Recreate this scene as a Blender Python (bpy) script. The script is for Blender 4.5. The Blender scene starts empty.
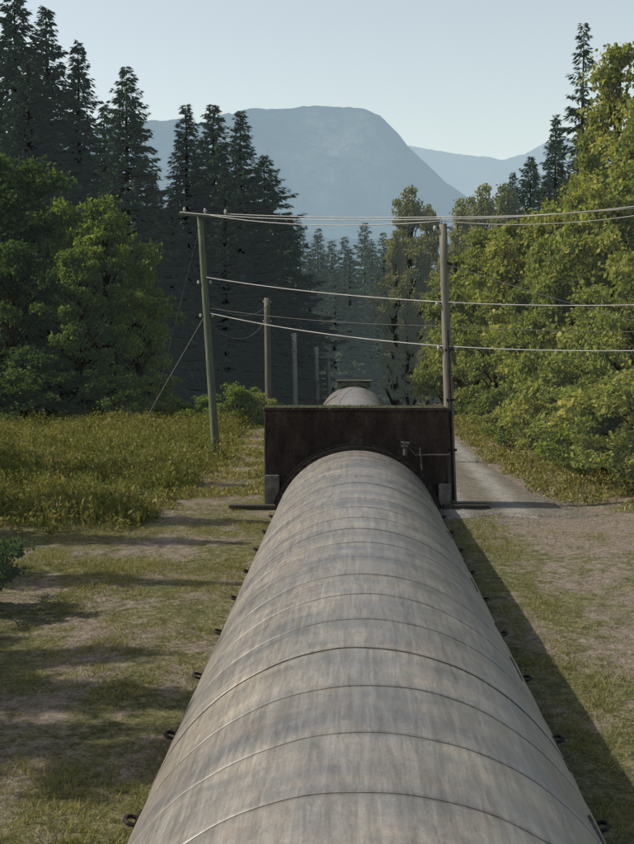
import bpy, math, random
import numpy as np
from mathutils import Vector, Matrix, noise
random.seed(3); RNG=np.random.default_rng(5)
S=bpy.context.scene
S.view_settings.view_transform='Standard'; S.view_settings.look='None'; S.view_settings.exposure=0
C=S.collection
# ---------------- camera -----------------
F=1150.0; CZ=4.1; CX=-0.12; VX,VY=352.0,340.0
pitch=-math.atan((422-VY)/F); yaw=math.atan((VX-317)/F)
cam=bpy.data.cameras.new('camera'); co=bpy.data.objects.new('camera',cam); C.objects.link(co)
cam.sensor_fit='VERTICAL'; cam.sensor_height=24; cam.lens=24*F/844; cam.clip_end=30000; cam.clip_start=0.1
co.location=(CX,0,CZ); co.rotation_euler=(math.pi/2+pitch,0,yaw); S.camera=co
RM=co.rotation_euler.to_matrix()
def P(px,py,D):
    v=RM@Vector(((px-317)/F,-(py-422)/F,-1)); v=v*(D/v.y)
    return Vector((CX,0,CZ))+v
def ss(a,b,x):
    t=np.clip((x-a)/(b-a),0,1); return t*t*(3-2*t)
def gz(x,y):
    z=-6.0*ss(54,130,y)*(1.0)
    z=z+0.35*ss(5,9,x)*ss(20,30,y)*(1-ss(60,90,y))
    z=z-0.12*ss(26,14,y)
    return z
# ---------------- materials --------------
def M(name):
    m=bpy.data.materials.new(name); m.use_nodes=True; nt=m.node_tree
    for n in list(nt.nodes): nt.nodes.remove(n)
    o=nt.nodes.new('ShaderNodeOutputMaterial'); return m,nt,o
def N(nt,t,**k):
    n=nt.nodes.new(t)
    for a,b in k.items():
        if a in n.inputs: n.inputs[a].default_value=b
        else: setattr(n,a,b)
    return n
def L(nt,a,b): nt.links.new(a,b)
def ramp(nt,fac,stops):
    r=nt.nodes.new('ShaderNodeValToRGB'); e=r.color_ramp.elements
    while len(e)<len(stops): e.new(0.5)
    for i,(p,c) in enumerate(stops):
        e[i].position=p; e[i].color=(c[0],c[1],c[2],1) if not isinstance(c,(int,float)) else (c,c,c,1)
    L(nt,fac,r.inputs[0]); return r.outputs[0]
def noi(nt,scale,detail=5,vec=None,rough=0.55,stretch=None,dist=0):
    n=N(nt,'ShaderNodeTexNoise'); n.inputs['Scale'].default_value=scale; n.inputs['Detail'].default_value=detail
    n.inputs['Roughness'].default_value=rough; n.inputs['Distortion'].default_value=dist
    g=N(nt,'ShaderNodeNewGeometry').outputs['Position'] if vec is None else vec
    if stretch:
        mp=N(nt,'ShaderNodeMapping'); mp.inputs['Scale'].default_value=stretch; L(nt,g,mp.inputs[0]); g=mp.outputs[0]
    L(nt,g,n.inputs['Vector']); return n.outputs['Fac']
def mix(nt,f,a,b,mode='MIX'):
    n=nt.nodes.new('ShaderNodeMix'); n.data_type='RGBA'; n.blend_type=mode
    for s,v in ((n.inputs[0],f),(n.inputs[6],a),(n.inputs[7],b)):
        if hasattr(v,'is_output'): L(nt,v,s)
        elif isinstance(v,(int,float)): s.default_value=v
        else: s.default_value=(v[0],v[1],v[2],1)
    return n.outputs[2]
def math_(nt,op,a,b=None):
    n=nt.nodes.new('ShaderNodeMath'); n.operation=op
    for i,v in enumerate((a,b)):
        if v is None: continue
        if hasattr(v,'is_output'): L(nt,v,n.inputs[i])
        else: n.inputs[i].default_value=v
    return n.outputs[0]
def bump(nt,h,st,dist=0.02):
    b=N(nt,'ShaderNodeBump'); b.inputs['Strength'].default_value=st; b.inputs['Distance'].default_value=dist
    L(nt,h,b.inputs['Height']); return b.outputs[0]
def prin(nt,o,col,rough=0.9,nrm=None,spec=0.2):
    p=N(nt,'ShaderNodeBsdfPrincipled')
    if hasattr(col,'is_output'): L(nt,col,p.inputs['Base Color'])
    else: p.inputs['Base Color'].default_value=(*col,1)
    if hasattr(rough,'is_output'): L(nt,rough,p.inputs['Roughness'])
    else: p.inputs['Roughness'].default_value=rough
    p.inputs['Specular IOR Level'].default_value=spec
    if nrm is not None: L(nt,nrm,p.inputs['Normal'])
    L(nt,p.outputs[0],o.inputs[0]); return p
HAZE_GLOW=(0.36,0.44,0.46)
def leafmat(name,cols,transl=0.35,haze_glow=0.0,tcol=None,nsc=0.35):
    m,nt,o=M(name)
    g=N(nt,'ShaderNodeNewGeometry'); oi=N(nt,'ShaderNodeObjectInfo')
    r=g.outputs['Random Per Island']
    n1=noi(nt,nsc,2)
    f=math_(nt,'ADD',math_(nt,'MULTIPLY',r,0.45),math_(nt,'MULTIPLY',n1,0.55))
    f=math_(nt,'ADD',math_(nt,'SUBTRACT',f,0.07),math_(nt,'MULTIPLY',oi.outputs['Random'],0.2))
    k=len(cols); col=ramp(nt,f,[(0.1+0.85*i/(k-1),c) for i,c in enumerate(cols)])
    d=N(nt,'ShaderNodeBsdfDiffuse'); L(nt,col,d.inputs[0])
    t=N(nt,'ShaderNodeBsdfTranslucent')
    L(nt,mix(nt,1.0,col,tcol or (1.35,1.25,0.65),'MULTIPLY'),t.inputs[0])
    ms=N(nt,'ShaderNodeMixShader'); ms.inputs[0].default_value=transl; L(nt,d.outputs[0],ms.inputs[1]); L(nt,t.outputs[0],ms.inputs[2])
    out=ms.outputs[0]
    if haze_glow>0:
        e=N(nt,'ShaderNodeEmission'); e.inputs[0].default_value=(*HAZE_GLOW,1); e.inputs[1].default_value=1  # painted haze: faint self-glow on foliage, also lifts its shaded tones
        m3=N(nt,'ShaderNodeMixShader'); m3.inputs[0].default_value=haze_glow; L(nt,out,m3.inputs[1]); L(nt,e.outputs[0],m3.inputs[2]); out=m3.outputs[0]
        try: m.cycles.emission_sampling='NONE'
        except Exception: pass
    L(nt,out,o.inputs[0]); return m
mat_leaf=leafmat('maple_leaves',[(0.04,0.072,0.022),(0.085,0.135,0.033),(0.16,0.215,0.045),(0.28,0.32,0.06)],0.45,0.025)
mat_leafy=leafmat('sunlit_yellow_leaves',[(0.06,0.095,0.03),(0.13,0.17,0.045),(0.24,0.26,0.068),(0.44,0.40,0.115)],0.4,0.03)  # sunlit yellow put into the leaf colour itself
mat_leafd=leafmat('dark_leaves',[(0.026,0.052,0.022),(0.052,0.088,0.031),(0.10,0.145,0.044)],0.4,0.02)
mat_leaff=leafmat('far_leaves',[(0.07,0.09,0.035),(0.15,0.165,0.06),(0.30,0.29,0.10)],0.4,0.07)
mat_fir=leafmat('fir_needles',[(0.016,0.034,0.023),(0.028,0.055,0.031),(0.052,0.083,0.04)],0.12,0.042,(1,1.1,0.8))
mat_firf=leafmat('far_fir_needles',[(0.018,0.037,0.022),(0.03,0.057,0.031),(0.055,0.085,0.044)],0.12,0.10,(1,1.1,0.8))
mat_grass=leafmat('grass_blades',[(0.07,0.095,0.033),(0.14,0.155,0.06),(0.26,0.245,0.115),(0.42,0.37,0.20)],0.3,0,None,0.9)
mat_weed=leafmat('weed_leaves',[(0.045,0.075,0.024),(0.11,0.135,0.045),(0.23,0.215,0.09),(0.42,0.35,0.20)],0.3,0,None,0.7)
m,nt,o=M('bark'); mat_bark=m
prin(nt,o,ramp(nt,noi(nt,3,3,stretch=(4,4,0.6)),[(0.3,(0.03,0.025,0.02)),(0.7,(0.13,0.11,0.09))]),0.95)
# ground
m,nt,o=M('ground_soil_and_grass'); mat_ground=m
geo=N(nt,'ShaderNodeNewGeometry'); sx=N(nt,'ShaderNodeSeparateXYZ'); L(nt,geo.outputs['Position'],sx.inputs[0])
big=noi(nt,0.35,5); med=noi(nt,1.6,6,stretch=(1,0.6,1)); fine=noi(nt,22,4,rough=0.7); vf=noi(nt,90,3,rough=0.7); mid=noi(nt,6,5,rough=0.7)
grass=ramp(nt,math_(nt,'ADD',math_(nt,'MULTIPLY',fine,0.5),math_(nt,'MULTIPLY',mid,0.5)),[(0.38,(0.06,0.066,0.028)),(0.5,(0.15,0.15,0.065)),(0.62,(0.31,0.275,0.155))])
dirt=ramp(nt,math_(nt,'ADD',math_(nt,'MULTIPLY',fine,0.6),math_(nt,'MULTIPLY',mid,0.4)),[(0.36,(0.125,0.10,0.075)),(0.5,(0.26,0.215,0.17)),(0.64,(0.41,0.35,0.285))])
right=math_(nt,'MULTIPLY',ramp(nt,math_(nt,'MULTIPLY',sx.outputs[0],0.1),[(0.30,0.0),(0.40,1.0)]),0.12)
tr=ramp(nt,math_(nt,'MULTIPLY',math_(nt,'ABSOLUTE',math_(nt,'ADD',sx.outputs[0],math_(nt,'ADD',math_(nt,'MULTIPLY',noi(nt,0.15,1),2.0),2.9))),0.5),[(0.1,0.08),(0.4,0.0)])
f=math_(nt,'ADD',math_(nt,'MULTIPLY',big,0.5),math_(nt,'MULTIPLY',med,0.45))
f=math_(nt,'ADD',math_(nt,'ADD',math_(nt,'ADD',f,tr),math_(nt,'MULTIPLY',mid,0.25)),right)
fm=ramp(nt,f,[(0.585,0.0),(0.69,1.0)])
col=mix(nt,fm,grass,dirt)
col=mix(nt,0.85,col,ramp(nt,vf,[(0.3,(0.42,0.42,0.42)),(0.7,(1.55,1.55,1.55))]),'MULTIPLY')
prin(nt,o,col,0.98,bump(nt,math_(nt,'ADD',math_(nt,'ADD',fine,vf),math_(nt,'MULTIPLY',mid,2)),0.9,0.05),0.1)
m,nt,o=M('gravel'); mat_gravel=m
geo=N(nt,'ShaderNodeNewGeometry'); sx=N(nt,'ShaderNodeSeparateXYZ'); L(nt,geo.outputs['Position'],sx.inputs[0])
ruts=math_(nt,'ABSOLUTE',math_(nt,'SUBTRACT',math_(nt,'ABSOLUTE',math_(nt,'SUBTRACT',math_(nt,'ADD',sx.outputs[0],math_(nt,'MULTIPLY',noi(nt,0.3,2),0.5)),3.35)),0.72))
gc=mix(nt,ramp(nt,math_(nt,'ADD',ruts,math_(nt,'MULTIPLY',noi(nt,2,5),0.5)),[(0.35,0.0),(0.7,1.0)]),(0.25,0.245,0.225),(0.15,0.14,0.115))
gc=mix(nt,0.7,gc,ramp(nt,noi(nt,5,6,rough=0.75),[(0.35,(0.6,0.6,0.58)),(0.65,(1.35,1.33,1.3))]),'MULTIPLY')
prin(nt,o,mix(nt,0.9,gc,ramp(nt,noi(nt,26,4,rough=0.85),[(0.3,(0.35,0.35,0.35)),(0.7,(1.6,1.6,1.6))]),'MULTIPLY'),0.95,bump(nt,noi(nt,30,4),1.0,0.05))
# pipe steel
m,nt,o=M('weathered_pipe_steel'); mat_pipe=m
a=noi(nt,0.7,6,stretch=(1.2,1.0,1.2),dist=1.0,rough=0.5); st=noi(nt,1.6,8,stretch=(1.0,2.0,1.0),rough=0.6,dist=1.0)
sl_=noi(nt,4.0,8,stretch=(4.0,0.22,4.0),rough=0.65,dist=0.5); sc=noi(nt,9,6,stretch=(3,0.35,3),rough=0.75,dist=0.8); sp=noi(nt,45,4,rough=0.7)
ringn=noi(nt,1.1,3,stretch=(0.06,0.95,0.06))
rst=noi(nt,2.2,7,stretch=(1.5,0.9,1.5),rough=0.7,dist=0.6)
c1=ramp(nt,a,[(0.3,(0.138,0.138,0.137)),(0.5,(0.175,0.166,0.154)),(0.7,(0.21,0.192,0.165))])
c=mix(nt,0.6,c1,ramp(nt,st,[(0.32,(0.70,0.74,0.80)),(0.5,(1.0,1.0,1.0)),(0.68,(1.22,1.14,1.02))]),'MULTIPLY')
c=mix(nt,0.75,c,ramp(nt,sl_,[(0.32,(0.62,0.61,0.58)),(0.5,(1.0,1.0,1.0)),(0.66,(1.35,1.35,1.35))]),'MULTIPLY')
c=mix(nt,0.55,c,ramp(nt,sc,[(0.35,(0.56,0.53,0.50)),(0.6,(1.15,1.15,1.15))]),'MULTIPLY')
c=mix(nt,0.8,c,ramp(nt,ringn,[(0.35,(0.74,0.75,0.78)),(0.65,(1.22,1.18,1.12))]),'MULTIPLY')
c=mix(nt,0.4,c,ramp(nt,sp,[(0.3,(0.5,0.5,0.5)),(0.6,(1.12,1.12,1.12))]),'MULTIPLY')
c=mix(nt,ramp(nt,rst,[(0.56,0.0),(0.72,0.5)]),c,(0.15,0.105,0.07))
prin(nt,o,c,ramp(nt,st,[(0.3,0.34),(0.7,0.52)]),bump(nt,math_(nt,'ADD',a,math_(nt,'MULTIPLY',sp,0.12)),0.4,0.03),0.55)
m,nt,o=M('rust_stain_seam'); mat_seam=m; prin(nt,o,ramp(nt,noi(nt,5,6,rough=0.7),[(0.38,(0.03,0.027,0.025)),(0.62,(0.11,0.10,0.09))]),0.8)
m,nt,o=M('black_iron'); mat_iron=m; prin(nt,o,ramp(nt,noi(nt,9,4),[(0.35,(0.015,0.014,0.014)),(0.7,(0.05,0.04,0.033))]),0.75,None,0.2)
m,nt,o=M('stained_concrete'); mat_conc=m
geo=N(nt,'ShaderNodeNewGeometry'); sx=N(nt,'ShaderNodeSeparateXYZ'); L(nt,geo.outputs['Normal'],sx.inputs[0])
n1=noi(nt,1.3,7,stretch=(1.5,1.5,0.6),rough=0.75); n2=noi(nt,14,5,rough=0.7)
c=ramp(nt,n1,[(0.32,(0.018,0.013,0.012)),(0.5,(0.038,0.028,0.024)),(0.62,(0.065,0.052,0.045)),(0.75,(0.14,0.125,0.11))])
c=mix(nt,0.7,c,ramp(nt,n2,[(0.3,(0.45,0.45,0.45)),(0.7,(1.5,1.5,1.5))]),'MULTIPLY')
moss=mix(nt,n2,(0.03,0.025,0.015),(0.10,0.085,0.06))
c=mix(nt,math_(nt,'MULTIPLY',math_(nt,'GREATER_THAN',sx.outputs[2],0.4),0.8),c,moss)
prin(nt,o,c,0.95,bump(nt,n2,0.7,0.03))
m,nt,o=M('grey_concrete'); mat_conc2=m
prin(nt,o,ramp(nt,noi(nt,5,6),[(0.3,(0.08,0.075,0.065)),(0.7,(0.21,0.195,0.17))]),0.95)
def wood(name,a,b):
    m,nt,o=M(name); prin(nt,o,ramp(nt,noi(nt,4,6,stretch=(6,6,0.35),rough=0.7),[(0.3,a),(0.7,b)]),0.9,bump(nt,noi(nt,8,5,stretch=(6,6,0.3)),0.5,0.01)); return m
mat_wood=wood('weathered_pole_wood',(0.08,0.075,0.063),(0.22,0.205,0.175)); mat_woodg=wood('mossy_pole_wood',(0.06,0.075,0.05),(0.15,0.17,0.12))
mat_woods=wood('lightened_pole_wood',(0.30,0.285,0.25),(0.52,0.49,0.44))  # wood colour lightened so far poles show up in the firs' shade
mat_woodd=wood('dark_timber',(0.02,0.018,0.015),(0.08,0.07,0.06))
m,nt,o=M('valve_iron'); mat_valve=m; prin(nt,o,ramp(nt,noi(nt,12,4),[(0.35,(0.04,0.036,0.032)),(0.7,(0.11,0.10,0.09))]),0.7)
m,nt,o=M('aluminium_cable'); mat_wire=m; prin(nt,o,ramp(nt,noi(nt,2,2),[(0.3,(0.22,0.22,0.215)),(0.7,(0.31,0.31,0.30))]),0.5,None,0.5)
m,nt,o=M('dark_cable'); mat_wired=m; prin(nt,o,ramp(nt,noi(nt,2,2),[(0.3,(0.06,0.06,0.06)),(0.7,(0.11,0.11,0.105))]),0.6)
m,nt,o=M('porcelain'); mat_porc=m; prin(nt,o,ramp(nt,noi(nt,8,2),[(0.3,(0.25,0.24,0.22)),(0.7,(0.4,0.4,0.38))]),0.3,None,0.5)
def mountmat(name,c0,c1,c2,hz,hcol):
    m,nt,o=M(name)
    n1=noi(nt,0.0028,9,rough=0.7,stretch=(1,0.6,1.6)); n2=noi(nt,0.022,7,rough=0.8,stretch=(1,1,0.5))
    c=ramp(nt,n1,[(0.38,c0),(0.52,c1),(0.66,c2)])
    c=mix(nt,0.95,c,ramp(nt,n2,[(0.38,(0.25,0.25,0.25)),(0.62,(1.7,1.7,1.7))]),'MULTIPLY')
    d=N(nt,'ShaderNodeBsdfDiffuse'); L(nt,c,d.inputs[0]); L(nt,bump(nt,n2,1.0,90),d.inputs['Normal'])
    e=N(nt,'ShaderNodeEmission'); e.inputs[0].default_value=(*hcol,1)  # air haze painted onto the slopes as bluish emission
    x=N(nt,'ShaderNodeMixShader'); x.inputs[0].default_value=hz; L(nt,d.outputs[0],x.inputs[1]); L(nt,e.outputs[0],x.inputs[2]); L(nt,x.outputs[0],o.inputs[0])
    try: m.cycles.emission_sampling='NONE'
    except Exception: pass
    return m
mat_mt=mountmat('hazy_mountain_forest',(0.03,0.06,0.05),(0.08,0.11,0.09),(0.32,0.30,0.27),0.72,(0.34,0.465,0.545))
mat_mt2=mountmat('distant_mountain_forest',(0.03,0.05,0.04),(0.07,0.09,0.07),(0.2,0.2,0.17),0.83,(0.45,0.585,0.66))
# ---------------- mesh helpers -------------
class B:
    def __init__(s): s.v=[];s.f=[];s.n=0
    def add(s,v,f,mi=0):
        v=np.asarray(v,float).reshape(-1,3); f=np.asarray(f,int)
        s.v.append(v); s.f.append((f+s.n,mi)); s.n+=len(v)
    def mesh(s,name,mats,smooth=()):
        me=bpy.data.meshes.new(name); V=np.concatenate(s.v)
        me.vertices.add(len(V)); me.vertices.foreach_set('co',V.ravel())
        lt=np.concatenate([np.full(len(f),f.shape[1]) for f,_ in s.f]); li=np.concatenate([f.ravel() for f,_ in s.f])
        mi=np.concatenate([np.full(len(f),m) for f,m in s.f])
        me.loops.add(len(li)); me.loops.foreach_set('vertex_index',li)
        me.polygons.add(len(lt)); me.polygons.foreach_set('loop_start',np.concatenate([[0],np.cumsum(lt)[:-1]]))
        me.polygons.foreach_set('loop_total',lt); me.polygons.foreach_set('material_index',mi)
        me.polygons.foreach_set('use_smooth',np.isin(mi,smooth))
        for m in mats: me.materials.append(m)
        me.update(calc_edges=True); me.validate(); return me
    def obj(s,name,mats,smooth=(),parent=None):
        o=bpy.data.objects.new(name,s.mesh(name,mats,smooth)); C.objects.link(o)
        if parent: o.parent=parent
        return o
    def tube(s,pts,rad,n=8,mi=0,cap=True):
        pts=[Vector(p) for p in pts]; vs=[]
        for i,p in enumerate(pts):
            d=(pts[min(i+1,len(pts)-1)]-pts[max(i-1,0)]).normalized()
            u=d.orthogonal().normalized() if i==0 else (u-d*u.dot(d)).normalized()
            w=d.cross(u); r=rad[i] if hasattr(rad,'__len__') else rad
            vs+=[p+(u*math.cos(2*math.pi*k/n)+w*math.sin(2*math.pi*k/n))*r for k in range(n)]
        f=[[i*n+k,i*n+(k+1)%n,(i+1)*n+(k+1)%n,(i+1)*n+k] for i in range(len(pts)-1) for k in range(n)]
        b=s.n; s.add([tuple(v) for v in vs],f,mi)
        if cap:
            s.v.append(np.array([tuple(pts[0]),tuple(pts[-1])])); c0=s.n; s.n+=2; e=(len(pts)-1)*n
            s.f.append((np.array([[c0,b+(k+1)%n,b+k] for k in range(n)]+[[c0+1,b+e+k,b+e+(k+1)%n] for k in range(n)]),mi))
    def box(s,c,d,mi=0,rot=None,bev=0.0):
        c=Vector(c); x,y,z=[q/2 for q in d]; b=min(bev,x,y,z)
        if b<=0:
            vs=[Vector((i*x,j*y,k*z)) for i in(-1,1) for j in(-1,1) for k in(-1,1)]
            f=[[0,1,3,2],[4,6,7,5],[0,4,5,1],[2,3,7,6],[0,2,6,4],[1,5,7,3]]
            if rot: vs=[rot@v for v in vs]
            s.add([tuple(v+c) for v in vs],f,mi)
        else:
            import bmesh
            bm=bmesh.new(); bmesh.ops.create_cube(bm,size=1)
            for v in bm.verts: v.co=Vector((v.co.x*d[0],v.co.y*d[1],v.co.z*d[2]))
            bmesh.ops.bevel(bm,geom=bm.edges[:],offset=b,segments=2,affect='EDGES')
            bm.verts.index_update(); base=s.n
            s.v.append(np.array([tuple((rot@v.co if rot else v.co)+c) for v in bm.verts])); s.n+=len(bm.verts)
            for k in (3,4):
                ff=[[v.index+base for v in f.verts] for f in bm.faces if len(f.verts)==k]
                if ff: s.f.append((np.array(ff),mi))
            for f in bm.faces:
                if len(f.verts)>4: s.f.append((np.array([[v.index+base for v in f.verts]]),mi))
            bm.free()
def empty(name):
    e=bpy.data.objects.new(name,None); C.objects.link(e); return e
def nrm(a): return a/np.maximum(np.linalg.norm(a,axis=1,keepdims=True),1e-9)
def rhombs(b,c,ax,nr,ln,wd,mi):
    ax=nrm(ax); w=nrm(np.cross(ax,nr)); ln=ln[:,None]; wd=wd[:,None]
    v=np.stack([c,c+ax*ln*0.45+w*wd*0.5,c+ax*ln,c+ax*ln*0.45-w*wd*0.5],1).reshape(-1,3)
    b.add(v,np.arange(len(c)*4).reshape(-1,4),mi)
# --------------- trees --------------------
def decid(seed,H,R,base,leaf,ncl,nleaf,mat,shape=0.8,clr=(0.7,1.5),limbs=9):
    r=np.random.default_rng(seed); b=B()
    tp=[(0,0,-0.4)]; n=7; dx=r.normal(0,0.03*H/8,(n,2)).cumsum(0)
    for i in range(n): tp.append((dx[i,0],dx[i,1],H*0.9*(i+1)/n))
    tr=[0.028*H*(1-0.9*i/n)+0.02 for i in range(n+1)]
    b.tube(tp,tr,8,0)
    L_=[]
    for k in range(limbs*2):
        t=(k+0.5)/(limbs*2); a=k*2.4+r.normal(0,0.4); z=base+(H-base)*(0.12+0.83*t)
        prof=R*max(0.10,math.sin(math.pi*min(1,(0.16+0.84*t)**shape))**0.7)
        L_.append((a,prof*r.uniform(0.55,1.15),z,r.uniform(0.7,1.2)))
    cl=[]
    for k in range(ncl):
        if k%6==0:
            t=r.uniform(0,1); z=base+(H-base)*t; prof=R*0.75*max(0.12,math.sin(math.pi*min(1,(0.14+0.86*t)**shape))**0.7)
            a=r.uniform(0,2*math.pi); q=prof*math.sqrt(r.uniform(0.05,1)); cl.append((math.cos(a)*q,math.sin(a)*q,z)); continue
        a,q,z,s=L_[r.integers(len(L_))]; u=r.uniform(0.4,1.1)
        sp=0.27*R*s
        cl.append((math.cos(a)*q*u+r.normal(0,sp*0.5),math.sin(a)*q*u+r.normal(0,sp*0.5),min(H*0.985,max(base,z+ (u-0.8)*0.5+r.normal(0,sp*0.42)))))
    cl=np.array(cl); cr=r.uniform(clr[0],clr[1],ncl)*(0.75+0.25*R/4)
    for k in range(0,ncl,2):
        z=cl[k,2]; t=max(0.1,min(0.86,(z-0.12*H-0.5*np.hypot(cl[k,0],cl[k,1])*0.6)/(H*0.9))); i=t*n; i0=int(i); q=i-i0
        p0=np.array(tp[i0])*(1-q)+np.array(tp[i0+1])*q
        mid=(p0+cl[k])/2+np.array([0,0,0.25]); rr=0.010*H*(1-t)+0.025
        b.tube([p0,mid,cl[k]],[rr,rr*0.6,0.012],4,0,False)
    idx=np.repeat(np.arange(ncl),nleaf); m=len(idx)
    d=nrm(r.normal(size=(m,3))); rad=cr[idx]*r.uniform(0.03,1.3,m)**0.6
    lump=1+0.35*np.sin(d[:,0]*5+idx)*np.cos(d[:,1]*5+idx*2)
    c=cl[idx]+d*(rad*lump)[:,None]*np.array([1,1,0.5])
    ax=nrm(r.normal(size=(m,3))+d*0.5+np.array([0,0,-0.35])); nr_=nrm(r.normal(size=(m,3))*0.8+np.array([0,0,0.9])+d*0.4)
    s=leaf*r.uniform(0.5,1.4,m)
    rhombs(b,c,ax,nr_,s,s*0.75,1)
    return b.mesh('tree_mesh',[mat_bark,mat]),H
def conif(seed,H,R,mat,dens=1.0,base=0.05,droop=0.25,sparse=0.0,pw=0.85):
    r=np.random.default_rng(seed); b=B()
    b.tube([(0,0,-0.5),(0.05,0,H*0.5),(0,0,H*0.995)],[0.016*H,0.010*H,0.012],7,0)
    nb=int(520*dens); Cc=[];A=[];Nn=[];Ln=[];W=[]
    asym=r.uniform(0,6.28)
    for k in range(nb):
        t=base+(1-base)*min(0.995,(k/nb)**0.95+r.normal(0,0.004)); t=max(base,min(t,0.995)); z=t*H
        if r.uniform()<sparse*(0.5+0.5*math.sin(t*31)): continue
        a=k*2.399+r.normal(0,0.4)
        l=R*((1-t)**pw)*r.uniform(0.5,1.15)*(1+0.15*math.sin(a+asym)+0.12*math.sin(t*17+2*a))+0.15
        rise=0.35*t-droop*(1-t)+r.normal(0,0.08)
        dr=np.array([math.cos(a),math.sin(a),0]); side=np.array([-dr[1],dr[0],0])
        def pt(u): return np.array([0,0,z])+dr*l*u+np.array([0,0,1])*(rise*l*u - 0.28*l*u*u+0.20*l*u**4)
        b.tube([pt(0),pt(0.5),pt(1)],[0.02+0.012*l,0.012+0.005*l,0.006],3,0,False)
        m=int(7+l*15); u=r.uniform(0.05,1,m)**0.75
        p=np.array([pt(q) for q in u])+r.normal(0,0.05,(m,3))
        sg=r.choice([-1,1],m)[:,None]
        ax=dr*(0.5+0.5*u[:,None])+side*sg*r.uniform(0.2,1.0,m)[:,None]*(1.15-u[:,None])+np.array([0,0,-0.42])+r.normal(0,0.2,(m,3))
        ln=(0.28+0.22*l*(1-u)+0.05*l)*r.uniform(0.6,1.3,m)
        Cc.append(p);A.append(ax);Nn.append(np.array([0,0,1.0])+r.normal(0,0.5,(m,3)));Ln.append(ln);W.append(ln*0.26*r.uniform(0.7,1.3,m)+0.03)
    rhombs(b,np.concatenate(Cc),np.concatenate(A),np.concatenate(Nn),np.concatenate(Ln),np.concatenate(W),1)
    return b.mesh('conifer_mesh',[mat_bark,mat]),H
def place(name,var,px,py,D,wf=1.0,parent=None,rot=None):
    me,H=var; p=P(px,py,D); g=float(gz(p.x,D)); h=(p.z-g)/H
    o=bpy.data.objects.new(name,me); C.objects.link(o); o.location=(p.x,D,g)
    s=h*wf; o.scale=(s,s,h); o.rotation_euler=(0,0,random.uniform(0,6.28) if rot is None else rot)
    if parent: o.parent=parent
    return o
CON=[conif(i,26,[6.2,5.4,6.6,5.8][i],mat_fir,1.0,droop=0.15+0.07*i,pw=[0.8,0.9,0.72,0.95][i]) for i in range(4)]
CONS=conif(11,24,4.2,mat_fir,0.6,sparse=0.7,droop=0.35)
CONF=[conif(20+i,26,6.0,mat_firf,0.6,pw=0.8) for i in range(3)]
DG=[decid(31+i,15,4.8,1.2,0.28,150,165,mat_leaf,clr=(0.4,1.0)) for i in range(2)]
DD=[decid(41+i,15,5.0,0.8,0.27,150,160,mat_leafd,clr=(0.45,1.1)) for i in range(2)]
DY=[decid(51+i,9,3.4,0.3,0.19,130,210,mat_leafy,clr=(0.32,0.8)) for i in range(3)]
DYT=decid(58,17,3.6,1.0,0.24,130,160,mat_leafy,clr=(0.4,0.95))
DF=[decid(61+i,20,3.2,1.5,0.28,140,140,mat_leaff,shape=0.9,clr=(0.45,1.0),limbs=14) for i in range(2)]
SH=[decid(71+i,3.0,2.0,0.15,0.13,60,160,mm,clr=(0.22,0.6)) for i,mm in enumerate([mat_leafy,mat_leaf,mat_leafd])]
for i,(px,py,D,w) in enumerate([(14,-8,78,1.2),(46,6,84,1.1),(-35,20,80,1),(78,40,84,1.0),(126,66,72,1.0),(104,104,76,1),(152,180,80,1),(186,104,84,1.2),(213,104,90,1.1),(240,110,88,1.15),(264,155,96,1.2),(172,190,80,1),(287,212,104,1.1),(225,165,82,1.1),(-62,60,70,1),(200,180,86,1.2),(28,60,74,1.1)]):
    place('fir_tree',CON[i%4],px,py,D,w)
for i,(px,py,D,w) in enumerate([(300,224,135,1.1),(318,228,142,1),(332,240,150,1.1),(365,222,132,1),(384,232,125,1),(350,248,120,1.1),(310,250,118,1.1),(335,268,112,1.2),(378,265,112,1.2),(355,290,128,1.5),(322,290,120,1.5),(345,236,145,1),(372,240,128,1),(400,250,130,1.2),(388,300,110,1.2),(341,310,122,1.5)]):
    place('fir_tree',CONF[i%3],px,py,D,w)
for i,(px,py,D,w) in enumerate([(513,172,92,.8),(531,156,80,.9),(556,114,70,.95),(545,180,66,1),(640,90,62,.9),(600,120,66,.9)]):
    place('fir_tree',CON[(i+1)%4],px,py,D,w)
place('fir_tree',CONS,584,22,60,.9)
for v,px,py,D,w in [(DD[0],-12,150,62,1.0),(DD[1],28,165,63,.9),(DG[0],62,200,62,0.8),(DG[1],104,200,60,0.8),(DG[0],138,270,60,0.8),(DG[1],78,250,58,.9),(DD[0],10,240,58,1.0)]:
    place('maple_tree',v,px,py,D,w)
for v,px,py,D,w in [(SH[1],203,396,56,1.4),(SH[1],236,384,54,1.2),(SH[0],258,394,56,1.1),(SH[1],275,402,60,1.3),(SH[2],180,402,62,1.3),(SH[1],150,375,59,1.3),(SH[2],60,365,57,1.3),(SH[2],20,350,57,1.4),(SH[1],115,365,57,1.3),(SH[2],-40,515,17.5,0.85),(SH[1],10,412,54,1.5),(SH[1],75,415,55,1.5)]:
    place('bush',v,px,py,D,w)
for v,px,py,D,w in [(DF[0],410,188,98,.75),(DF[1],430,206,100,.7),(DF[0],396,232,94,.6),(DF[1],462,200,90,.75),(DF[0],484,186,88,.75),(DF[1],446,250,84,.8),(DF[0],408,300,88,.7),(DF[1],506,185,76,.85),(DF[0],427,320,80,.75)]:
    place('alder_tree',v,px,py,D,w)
place('alder_tree',DYT,620,50,46,.8); place('alder_tree',DYT,585,140,54,.8); place('alder_tree',DYT,645,100,42,.8)
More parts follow.
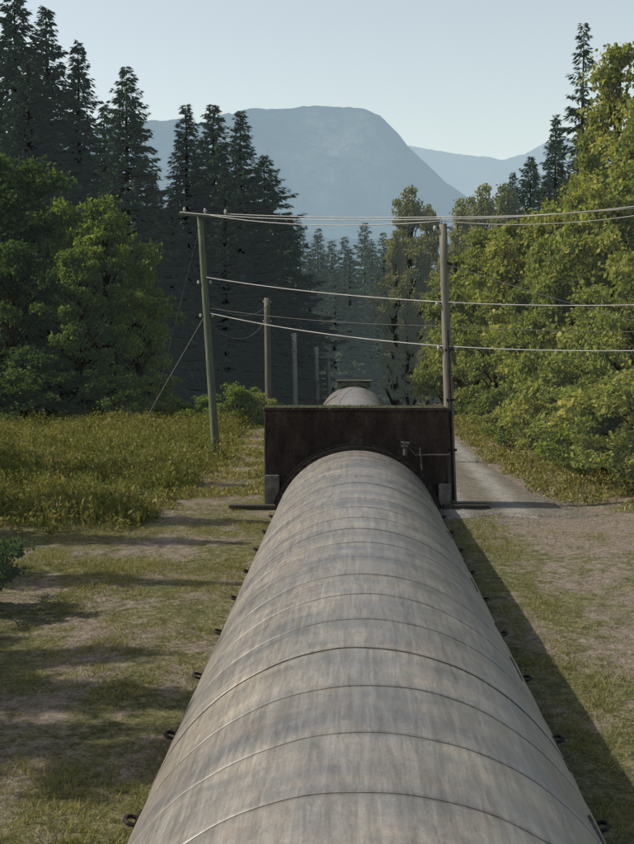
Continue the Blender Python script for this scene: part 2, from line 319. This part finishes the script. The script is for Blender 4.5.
for i,(px,py,D,w) in enumerate([(618,185,38,.85),(577,215,43,.85),(543,205,50,.9),(510,225,56,.85),(480,232,64,.8),(640,250,33,.9),(464,275,70,.85),(598,290,36,.9),(532,280,45,.8),(497,290,54,.8),(560,260,39,.8)]):
    place('maple_tree',DY[i%3],px,py,D,w)
for i,(px,py,D,w) in enumerate([(470,398,62,1.1),(488,394,54,1.1),(506,390,47,1.0),(529,394,42,1.0),(554,392,38,.95),(580,392,35,1.0),(606,385,33,1.0),(632,375,31,1.0),(657,360,29,1.0),(462,402,72,1.1)]):
    place('bush',SH[0] if i%3 else SH[1],px,py,D,w)
# off-frame trees at the left that shade the verge
for v,x,y,h,w in [(CON[0],-16.0,33,11.5,.9),(CON[3],-15.0,26.5,12.2,.8),(CON[1],-15.5,24.0,11.6,.7),(CON[2],-14.0,20.2,10.6,.5),(DD[1],-14.3,15.6,9.6,.5),(CON[1],-13.4,14.0,10.8,.9),(DG[0],-12.6,11.9,9.8,.5),(CON[0],-12.4,9.3,8.6,.6),(DG[1],-24,38,11,.9)]:
    o=bpy.data.objects.new('maple_tree' if v[1]==15 else 'fir_tree',v[0]); C.objects.link(o); o.location=(x,y,0); s=h/v[1]; o.scale=(s*w*1.2,s*w*1.2,s); o.rotation_euler=(0,0,x*y)
fo=empty('distant_forest')
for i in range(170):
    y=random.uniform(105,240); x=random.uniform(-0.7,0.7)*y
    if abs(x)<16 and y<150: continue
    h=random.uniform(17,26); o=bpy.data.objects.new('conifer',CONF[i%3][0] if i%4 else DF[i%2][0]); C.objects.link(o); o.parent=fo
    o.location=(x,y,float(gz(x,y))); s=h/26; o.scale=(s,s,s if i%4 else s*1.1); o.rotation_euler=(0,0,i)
# --------------- ground --------------------
xs=np.concatenate([-np.geomspace(9000,45,26),np.linspace(-40,40,161),np.geomspace(45,9000,26)])
ys=np.concatenate([[-3000,-800,-200,-60,-20],np.linspace(-10,70,161),np.geomspace(74,12000,46)])
X,Y=np.meshgrid(xs,ys); Z=gz(X,Y)
for i in range(X.shape[0]):
    for j in range(X.shape[1]):
        if abs(X[i,j])<41 and -11<Y[i,j]<140: Z[i,j]+=0.09*noise.noise(Vector((X[i,j]*0.5,Y[i,j]*0.35,0)))*min(1,max(0,(abs(X[i,j]-3)-1.6)))
nx=len(xs); ii,jj=np.meshgrid(np.arange(len(ys)-1),np.arange(nx-1),indexing='ij')
q=(ii*nx+jj).ravel(); gf=np.stack([q,q+1,q+nx+1,q+nx],1)
b=B(); b.add(np.stack([X,Y,Z],-1),gf); b.obj('ground',[mat_ground],(0,))
def gzz(x,y): return float(gz(x,y))+0.09*noise.noise(Vector((x*0.5,y*0.35,0)))*min(1,max(0,(abs(x-3)-1.6)))
# gravel road
b=B(); vs=[];n=170;NU=25
def rc(y): return 3.2+0.45*math.exp(-(y-27)/4.0)-0.018*max(0,y-30)
def rh(y): return 1.25+0.6*math.exp(-(y-26.6)/2.0)
for i in range(n+1):
    t=i/n; y=26.6+ (0.12*i if i<30 else 3.6+(i-30)*0.5)
    cx=rc(y); hw=rh(y)
    for k in range(NU):
        u=k/(NU-1)*2-1; x=cx+u*(hw+0.2*noise.noise(Vector((y*1.3,3*(u>0),3)))+0.10*noise.noise(Vector((y*5,3*(u>0),3))))
        yy=y+((0.9*noise.noise(Vector((x*1.1,4,1)))+0.6*noise.noise(Vector((x*4.7,4,1)))) *max(0,1-i/14))
        z=max(gzz(x,yy),float(gz(x,yy)))+0.035*min(1,(i+0.3)/8)*(1-abs(u)**6)+0.004
        vs.append((x,yy,z))
f=[[i*NU+k,i*NU+k+1,(i+1)*NU+k+1,(i+1)*NU+k] for i in range(n) for k in range(NU-1)]
b.add(vs,f); b.obj('gravel_road',[mat_gravel],(0,))
r=np.random.default_rng(3); b=B(); m=7000
x=r.uniform(1.95,9,m); y=r.uniform(9**.5,36**.5,m)**2; x[:2500]=r.uniform(2.0,5.6,2500); y[:2500]=r.uniform(25.2,30,2500); zz=np.array([gzz(a_,b_) for a_,b_ in zip(x,y)])
c=np.stack([x,y,zz],1); s=r.uniform(0.006,0.022,m)*(1+(y>22)*0.4)
c[:,2]+=(y>26.6)*0.02
oc=np.array([(1,0,0),(0,1,0),(-1,0,0),(0,-1,0),(0,0,0.7)])
v=c[:,None,:]+oc[None]*s[:,None,None]*r.uniform(0.6,1.3,(m,5,3)); fc=np.array([[0,1,4],[1,2,4],[2,3,4],[3,0,4]])
b.add(v.reshape(-1,3),(fc[None]+5*np.arange(m)[:,None,None]).reshape(-1,3)); b.obj('loose_stones',[mat_conc2])
# grass
def blades(name,n,xr,yr,hr,wd,mat,mask,lean=0.5,tuft=6):
    r=np.random.default_rng(len(name)+n); xs_=r.uniform(*xr,n); ys_=r.uniform(yr[0]**0.5,yr[1]**0.5,n)**2
    keep=[];
    for i in range(n):
        w=mask(xs_[i],ys_[i],r)
        if w>0: keep.append((xs_[i],ys_[i],gzz(xs_[i],ys_[i]),float(w)))
    K=np.repeat(np.array(keep),tuft,0); c=K[:,:3].copy(); m=len(c); c[:,:2]+=r.normal(0,0.03+wd,(m,2)); c[:,2]-=0.01
    ax=np.array([0,0,1.0])+r.normal(0,lean,(m,3))*np.array([1,1,0.2]); h=r.uniform(*hr,m)*K[:,3]
    b=B(); w=nrm(np.cross(nrm(ax),r.normal(size=(m,3))))*(wd*r.uniform(0.6,1.4,m))[:,None]; ax=nrm(ax)*h[:,None]
    b.add(np.stack([c-w,c+w,c+ax],1).reshape(-1,3),np.arange(m*3).reshape(-1,3)); return b.obj(name,[mat])
def nz(x,y,s,o=0): return noise.noise(Vector((x*s,y*s,o)))
def gm(x,y,r,bias):
    v=nz(x,y,0.6)+0.6*nz(x,y*0.7,1.9,3)+0.4*nz(x,y,5,8)+bias
    if v<r.uniform(-0.15,0.35): return 0
    return 0.5+1.1*max(0,min(1,v))
blades('grass',40000,(-9.5,-1.85),(5.5,34),(0.03,0.12),0.0055,mat_grass,lambda x,y,r: gm(x,y,r,0.12) if abs(x)<0.36*y+1 else 0,0.75)
blades('grass',32000,(1.85,12),(5.5,31),(0.03,0.12),0.0055,mat_grass,lambda x,y,r: gm(x,y,r,0.38 if x<3.2+0.4*nz(x,y,1,9) else -0.14) if (x<0.28*y+1 and not(y>26.6 and 2<x<5)) else 0,0.75)
def weeds(name,n,xr,yr,hmax,leaf,mask,k=14):
    r=np.random.default_rng(n); x=r.uniform(*xr,n); y=r.uniform(yr[0]**0.5,yr[1]**0.5,n)**2; K=[]
    for i in range(n):
        w=mask(x[i],y[i])
        if w>0:
            h=hmax*w*(0.5+0.75*nz(x[i],y[i],0.4,7)+0.6*nz(x[i],y[i],1.6,2))
            if h>0.05: K.append((x[i],y[i],gzz(x[i],y[i]),h))
    K=np.array(K); c=np.repeat(K,k,0); m=len(c); hh=c[:,3]*r.uniform(0.1,1.1,m); p=c[:,:3].copy(); p[:,:2]+=r.normal(0,0.09,(m,2)); p[:,2]+=hh
    s=leaf*r.uniform(0.4,1.5,m); ax=r.normal(0,0.6,(m,3))+np.array([0,0,0.7])
    b=B(); rhombs(b,p,ax,r.normal(size=(m,3))+np.array([0,0,0.5]),s,s*r.uniform(0.12,0.55,m),0)
    q=np.repeat(K,4,0); m=len(q); a0=q[:,:3].copy(); a0[:,:2]+=r.normal(0,0.05,(m,2)); ax=np.array([0,0,1.0])+r.normal(0,0.25,(m,3)); ax=nrm(ax)*(q[:,3]*r.uniform(0.7,1.5,m))[:,None]
    w=np.stack([np.full(m,0.006),r.normal(0,0.003,m),np.zeros(m)],1)
    b.add(np.stack([a0-w,a0+w,a0+ax],1).reshape(-1,3),np.arange(m*3).reshape(-1,3)); return b.obj(name,[mat_weed])
def fm_(x,y):
    e=-4.6+0.7*nz(x*0.2,y,0.35,5)+0.35*nz(x,y,1.5,5); d=min(e-x,y-24.3-0.9*nz(x,0,0.5,2)-0.4*nz(x,y,1.8,4))
    return float(np.clip(d/0.7,0,1))**0.6 if d>0 else 0
weeds('tall_weeds',17500,(-27,-3.6),(23.5,60),0.85,0.115,fm_,15)
weeds('roadside_weeds',5500,(3.8,12),(26.5,60),0.45,0.10,lambda x,y: float(np.clip((x-(rc(y)+rh(y)+0.05)-0.3*nz(x,y,0.6))/0.6,0,1)) if y>26.5+(x-4)*0.2 else 0)
weeds('roadside_weeds',2500,(-4.6,-2.1),(29,60),0.25,0.09,lambda x,y: 1 if nz(x,y,0.6)>0.0 else 0,10)
# --------------- pipeline -----------------
R=2.0; AZ=CZ-4.65
pipe=empty('pipeline')
b=B(); NS=160; rings=[]
pl=1.05; y=-6.0; k=0; yb=66.0
rr=random.Random(4)
while y<yb:
    dr=rr.uniform(-0.004,0.004)
    rings+= [(y+0.008,R+dr+0.001,0),(y+0.06,R+dr+0.006,0),(y+pl*0.5,R+dr-0.002,0),(y+pl-0.06,R+dr+0.005,0),(y+pl-0.006,R+dr,0),(y+pl-0.0045,R-0.008,1),(y+pl+0.0045,R-0.008,1)]
    y+=pl
vs=[];ph=[rr.uniform(0,6) for _ in range(200)]
for i,(yy,r_,s_) in enumerate(rings):
    kk=int(round((yy+6)/pl)); edge=abs((yy+6)/pl-kk)<0.1
    for a in range(NS):
        th=2*math.pi*a/NS
        w=0.024*math.sin(3*th+ph[kk])+0.013*math.sin(9*th+ph[kk]*2)+0.005*math.sin(23*th+ph[kk]*3) if edge else 0
        vs.append((r_*math.cos(th),yy+w,AZ+r_*math.sin(th)))
f0=[];f1=[]
for i in range(len(rings)-1):
    for a in range(NS):
        q=[i*NS+a,i*NS+(a+1)%NS,(i+1)*NS+(a+1)%NS,(i+1)*NS+a]
        (f1 if (rings[i][2] or rings[i+1][2]) else f0).append(q)
b.v.append(np.array(vs)); b.n+=len(vs); b.f.append((np.array(f0),0)); b.f.append((np.array(f1),1))
vs=[];n=30
for i in range(n+1):
    yy=66+i*2.2; zz=AZ+float(gz(0,yy))-float(gz(0,66))-0.02*i
    for a in range(48):
        th=2*math.pi*a/48; vs.append((1.99*math.cos(th),yy,zz+1.99*math.sin(th)))
b.add(vs,[[i*48+a,i*48+(a+1)%48,(i+1)*48+(a+1)%48,(i+1)*48+a] for i in range(n) for a in range(48)],0)
b.obj('shell',[mat_pipe,mat_seam],(0,),pipe)
b=B(); bs=B()
for j in range(-1,32):
    yy=1.0+2.1*j
    if yy>64: break
    for sg,ang in ((-1,17),(1,17)):
        th=math.radians(ang); n_=Vector((sg*math.cos(th),0,math.sin(th))); c=Vector((0,yy,AZ))+n_*R
        t=Vector((0,1,0))
        b.box(c+n_*0.01,(0.03,0.22,0.14),0,Matrix.Rotation(-sg*th,3,'Y'))
        b.tube([c-t*0.075,c-t*0.075+n_*0.08,c-t*0.035+n_*0.115,c+t*0.035+n_*0.115,c+t*0.075+n_*0.08,c+t*0.075],0.02,6,0)
    th=math.radians(36 if j%2 else 31)
    n_=Vector((math.cos(th),0,math.sin(th))); c=Vector((0,yy+0.52,AZ))+n_*(R+0.004)
    bs.box(c,(0.022,0.8,0.04),0,Matrix.Rotation(-th,3,'Y'),0.003)
b.obj('lifting_lugs',[mat_iron],(),pipe); bs.obj('longitudinal_seams',[mat_seam],(),pipe)
DB=28.0
b=B()
prof=[(DB-0.42,R+0.0),(DB-0.42,R+0.10),(DB-0.36,R+0.10),(DB-0.36,R+0.05),(DB-0.14,R+0.05),(DB-0.14,R+0.14),(DB-0.05,R+0.14),(DB+0.1,R+0.14)]
vs=[(r_*math.cos(2*math.pi*a/96),yy,AZ+r_*math.sin(2*math.pi*a/96)) for yy,r_ in prof for a in range(96)]
b.add(vs,[[i*96+a,i*96+(a+1)%96,(i+1)*96+(a+1)%96,(i+1)*96+a] for i in range(len(prof)-1) for a in range(96)])
for a in range(48):
    th=2*math.pi*a/48; p=Vector(((R+0.075)*math.cos(th),DB-0.44,AZ+(R+0.075)*math.sin(th)))
    b.tube([p-Vector((0,0.03,0)),p+Vector((0,0.04,0))],0.02,6)
b.obj('coupling_ring',[mat_iron],(),pipe)
b=B(); p0=P(405,447,DB-0.35)
b.tube([p0+Vector((0,0,-0.2)),p0+Vector((0,0,0.10))],0.05,10); b.tube([p0+Vector((-0.10,0,0.10)),p0+Vector((0.10,0,0.08))],0.04,10); b.box(p0+Vector((0,0,0.02)),(0.18,0.16,0.07),0,None,0.02)
e=P(450,455,DB-0.25); b.tube([p0+Vector((0.1,0,-0.02)),P(415,455,DB-0.3),e],0.025,8)
b.tube([P(420,448,DB-0.3),P(422,470,DB-0.3)],0.02,8)
b.obj('air_valve',[mat_valve],(),pipe)
# ------------- anchor block --------------
pa=P(264,411,DB); pb=P(447,411,DB)
blk=empty('concrete_anchor_block'); w=pb.x-pa.x; cx=(pa.x+pb.x)/2; top=pa.z
b=B()
def archwall(x0,x1,z0,z1,y0,y1,r,mi):
    n=40
    zc=AZ; a0=math.asin((z0-zc)/r); 
    arc=[(r*math.cos(t),zc+r*math.sin(t)) for t in np.linspace(a0,math.pi-a0,n)]
    per=[]
    for (x,z) in arc:
        t=math.atan2(z-zc,x); dx,dz=math.cos(t),math.sin(t)
        k=min((x1/dx if dx>1e-6 else 1e9),(x0/dx if dx<-1e-6 else 1e9),((z1-zc)/dz if dz>1e-6 else 1e9)); per.append((dx*k,zc+dz*k))
    per[0]=(x1,z0);per[-1]=(x0,z0)
    for cxx in ((x1,z1),(x0,z1)):
        j=min(range(n),key=lambda i:(per[i][0]-cxx[0])**2+(per[i][1]-cxx[1])**2); per[j]=cxx
    vs=[];
    for yy in (y0,y1):
        vs+=[(x,yy,z) for x,z in arc]; vs+=[(x,yy,z) for x,z in per]
    f=[]
    for i in range(n-1):
        f+=[[i,i+1,n+i+1,n+i],[2*n+i,3*n+i,3*n+i+1,2*n+i+1],[n+i,n+i+1,3*n+i+1,3*n+i],[i,2*n+i,2*n+i+1,i+1]]
    b.add(vs,f,mi)
archwall(pa.x,pb.x,-0.6,top,DB,DB+1.0,R+0.1,0)
ob=b.obj('wall',[mat_conc],(),blk)
bv=ob.modifiers.new('bev','BEVEL'); bv.width=0.04; bv.segments=2; bv.limit_method='ANGLE'
b=B()
b.box((cx,DB+0.5,top+0.035),(w+0.08,1.08,0.10),0,None,0.04)
b.box((pa.x+0.2,DB-0.05,0.25),(0.36,0.16,1.1),1,None,0.02); b.box((pb.x-0.05,DB-0.06,0.15),(0.3,0.16,0.9),1,None,0.02)
b.obj('cap_and_buttresses',[mat_conc,mat_conc2],(),blk)
b=B(); b.box((pa.x-0.25,DB-0.35,0.05),(1.15,0.3,0.12),0,None,0.02); b.obj('timber_sleeper',[mat_woodd])
b=B(); b.box((pb.x+0.45,DB-0.15,0.05),(1.1,0.5,0.14),0,None,0.02); b.obj('timber_sleeper',[mat_woodd])
r=np.random.default_rng(8); m=1500
c=np.stack([r.uniform(pa.x-0.02,pb.x+0.02,m),r.uniform(DB-0.03,DB+1.0,m),np.full(m,top+0.075)],1); bb=B()
rhombs(bb,c,r.normal(size=(m,3))+np.array([0,0,0.6]),r.normal(size=(m,3)),r.uniform(0.01,0.06,m),r.uniform(0.02,0.05,m),0); bb.obj('moss',[mat_leafd],(),blk)
hz=empty('pipe_hatch_housing'); b=B(); z=AZ+R
b.box((0,66,z+0.12),(1.9,1.2,0.34),0,None,0.03); b.box((0,66,z+0.32),(2.1,1.4,0.06),1,None,0.02); b.box((-0.6,65.35,z+0.12),(0.4,0.08,0.2),1); b.box((0.6,65.35,z+0.12),(0.4,0.08,0.2),1)
b.obj('housing',[mat_conc2,mat_woodg],(),hz)
# ------------- poles & wires --------------
def pole(top,bot,r0,r1,mat,arm=None,ins=True,extra=None):
    e=empty('utility_pole'); b=B(); t=Vector(top); bo=Vector(bot)
    n=8; b.tube([bo+(t-bo)*i/n for i in range(n+1)],[r0+(r1-r0)*i/n for i in range(n+1)],14)
    b.obj('pole',[mat],(0,),e)
    b=B()
    if arm:
        a0,a1=Vector(arm[0]),Vector(arm[1]); d=(a1-a0); L_=d.length; rot=d.to_track_quat('X','Z').to_matrix()
        b.box((a0+a1)/2,(L_,0.09,0.11),0,rot,0.01)
        for q in (a0.lerp(a1,0.12),a0.lerp(a1,0.5),a0.lerp(a1,0.88)):
            b.tube([q+Vector((0,0,0.05)),q+Vector((0,0,0.14)),q+Vector((0,0,0.2)),q+Vector((0,0,0.24))],[0.02,0.05,0.045,0.02],8,1)
    if ins:
        for s_ in ins:
            q=bo.lerp(t,s_); b.tube([q+Vector((-0.22,-0.02,0.02)),q+Vector((0.22,-0.02,0.02))],0.018,6,2)
            for sg in(-1,1): b.tube([q+Vector((sg*0.2,-0.02,-0.05)),q+Vector((sg*0.2,-0.02,0.0)),q+Vector((sg*0.2,-0.02,0.07))],[0.035,0.05,0.03],8,1)
    if b.n: b.obj('fittings',[mat,mat_porc,mat_iron],(),e)
    return e
D1=39.0; D2=28.6
l_t=P(200,216,D1); l_b=P(217,461,D1); l_b.z=-0.3
pole(l_t,l_b,0.15,0.10,mat_woodg,(P(178,214,D1-0.12),P(232,217,D1-0.12)),[0.74,0.61])
r_t=P(443,224,D2); r_b=P(452,508,D2); r_b.z=-0.3
ep=pole(r_t,r_b,0.135,0.095,mat_wood,None,[0.985,0.73,0.58])
b=B(); b.tube([P(447.5,330,D2-0.16),P(454,500,D2-0.16)],0.03,8); 
for q in (350,400,450): b.box(P(449+ (q-350)*0.035,q,D2-0.13),(0.22,0.04,0.06))
b.tube([P(446,262,D2-0.05),P(456,266,D2-0.1)],0.03,8); b.tube([P(455,262,D2-0.1),P(455,272,D2-0.1)],0.06,10)
b.obj('conduit',[mat_iron],(),ep)
far=[(267,298,412,66),(294,333,430,82),(316,347,430,90),(328,361,430,96)]
fp=[]
for k,(px,pt_,pbm,D) in enumerate(far):
    t=P(px,pt_,D); bo=P(px+2,pbm,D); bo.z=float(gz(bo.x,D))-0.5
    pole(t,bo,0.20,0.17,mat_wood if k==0 else mat_woods,None,[0.97,0.82]); fp.append((px,pt_,D))
pole(Vector((15,20,8.3)),Vector((15,20,-0.4)),0.14,0.1,mat_wood,None,[0.98])
wires=empty('power_line')
def wire(a,c,sag,mat=mat_wire,r=0.014,name='cable'):
    cu=bpy.data.curves.new(name,'CURVE'); cu.dimensions='3D'; cu.bevel_depth=r; cu.bevel_resolution=2; s=cu.splines.new('POLY'); n=28; s.points.add(n)
    for i in range(n+1):
        t=i/n; p=a.lerp(c,t); p.z-=4*sag*t*(1-t); s.points[i].co=(*p,1)
    cu.materials.append(mat); o=bpy.data.objects.new(name,cu); C.objects.link(o); o.parent=wires
def wpx(lp,lD,rp,rD,sag,**k):
    k['r']=k.get('r',0.014)*0.75; wire(P(*lp,lD),P(*rp,rD),sag,**k)
DR=24.0
wpx((180,212),D1,(440,219),D2,0.12,r=0.017); wpx((203,214),D1,(443,221),D2,0.22,r=0.017); wpx((228,214),D1,(446,217),D2,0.05,r=0.017)
wpx((440,219),D2,(760,188),DR,0.15,r=0.015); wpx((446,217),D2,(760,194),DR,0.12,r=0.015); wpx((443,221),D2,(760,190),DR,0.32,r=0.012)
wpx((205,277),D1,(443,302),D2,0.10,r=0.018); wpx((443,302),D2,(760,300),DR,0.10,r=0.016)
wpx((209,308),D1,(443,326),D2,0.12,r=0.010,mat=mat_wired); wpx((443,326),D2,(760,330),DR,0.08,r=0.010,mat=mat_wired)
wpx((209,313),D1,(443,346),D2,0.13,r=0.018); wpx((443,346),D2,(760,347),DR,0.10,r=0.017)
wpx((446,264),D2,(760,352),DR,0.1,r=0.012,mat=mat_wired)
seq=[(205,300,D1)]+[(px,pt_+8,D) for px,pt_,D in fp]
for off,sg in ((0,0.55),(20,0.9)):
    for a,c in zip(seq[:-1],seq[1:]):
        oa=off*D1/a[2]; oc=off*D1/c[2]
        wire(P(a[0],a[1]+oa,a[2]),P(c[0],c[1]+oc,c[2]),sg,mat_wired,0.02)
wpx((200,222),D1,(266,300),66,0.6,mat=mat_wired,r=0.018)
wire(P(200,226,D1),P(150,425,49),0.0,mat_wired,0.014,'guy_wire'); wire(P(207,312,D1),P(144,422,50),0.0,mat_wire,0.011,'guy_wire')
# --------------- mountains ---------------
def mountain(name,prof,D,dep,mat,seed,amp):
    pxs=np.array([p[0] for p in prof],float); pys=np.array([p[1] for p in prof],float)
    nx_,ny_=360,100; b=B(); vs=[]
    x0=(pxs[0]-VX)/F*D; x1=(pxs[-1]-VX)/F*D
    for j in range(ny_):
        v=j/(ny_-1); y=D-dep+v*dep*1.6
        for i in range(nx_):
            x=x0+(x1-x0)*i/(nx_-1); px=VX+x/D*F; h=(VY-np.interp(px,pxs,pys))/F*D+10
            d=(y-D)/dep; prof_=1-abs(d)**1.15 if d<0 else 1-(d/0.6)**1.5
            nn=noise.fractal(Vector((x*0.0016,y*0.0012,seed)),0.9,2.1,7)
            rg=abs(noise.noise(Vector((x*0.0030+seed,y*0.0008,1.3))))
            k=min(1,abs(d)*3.0)
            z=h*(prof_)+ (nn*amp-rg*amp*2.2)*k*max(0,prof_)**0.4 + noise.fractal(Vector((x*0.012,y*0.012,seed)),0.8,2,4)*9
            vs.append((x,y,z-20))
    b.add(vs,[[j*nx_+i,j*nx_+i+1,(j+1)*nx_+i+1,(j+1)*nx_+i] for j in range(ny_-1) for i in range(nx_-1)])
    b.obj(name,[mat],(0,))
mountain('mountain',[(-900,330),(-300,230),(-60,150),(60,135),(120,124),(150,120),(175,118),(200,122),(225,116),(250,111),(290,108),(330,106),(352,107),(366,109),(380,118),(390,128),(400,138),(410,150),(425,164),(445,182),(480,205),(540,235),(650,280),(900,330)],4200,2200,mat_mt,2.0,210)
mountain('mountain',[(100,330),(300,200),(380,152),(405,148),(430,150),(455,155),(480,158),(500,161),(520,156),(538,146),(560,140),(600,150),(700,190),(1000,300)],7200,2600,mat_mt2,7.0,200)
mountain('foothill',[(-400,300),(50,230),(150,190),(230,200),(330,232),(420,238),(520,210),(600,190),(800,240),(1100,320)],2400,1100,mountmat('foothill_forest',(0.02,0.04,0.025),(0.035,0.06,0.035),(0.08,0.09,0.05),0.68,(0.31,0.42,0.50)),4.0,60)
# --------------- light -------------------
el=math.radians(41); az=math.radians(-86)
ts=Vector((math.sin(az)*math.cos(el),math.cos(az)*math.cos(el),math.sin(el)))
sl=bpy.data.lights.new('sun','SUN'); sl.energy=5.0; sl.angle=math.radians(0.6); sl.color=(1,0.92,0.78)
so=bpy.data.objects.new('sun',sl); C.objects.link(so); so.rotation_euler=(-ts).to_track_quat('-Z','Y').to_euler()
W=bpy.data.worlds.new('World'); S.world=W; W.use_nodes=True; nt=W.node_tree; bg=nt.nodes['Background']
sk=nt.nodes.new('ShaderNodeTexSky'); sk.sky_type='NISHITA'; sk.sun_disc=False; sk.sun_elevation=el; sk.sun_rotation=az%(2*math.pi)
sk.air_density=1.0; sk.dust_density=3.0; sk.ozone_density=1.5; sk.altitude=100
tc=nt.nodes.new('ShaderNodeTexCoord'); sp_=nt.nodes.new('ShaderNodeSeparateXYZ'); nt.links.new(tc.outputs['Generated'],sp_.inputs[0])
hf=math_(nt,'POWER',math_(nt,'SUBTRACT',1.0,math_(nt,'MAXIMUM',sp_.outputs[2],0.0)),1.4)
hz_=mix(nt,hf,(0,0,0),(4.3,4.35,3.2))
add=mix(nt,1.0,sk.outputs[0],hz_,'ADD')
nt.links.new(add,bg.inputs[0]); bg.inputs[1].default_value=0.12
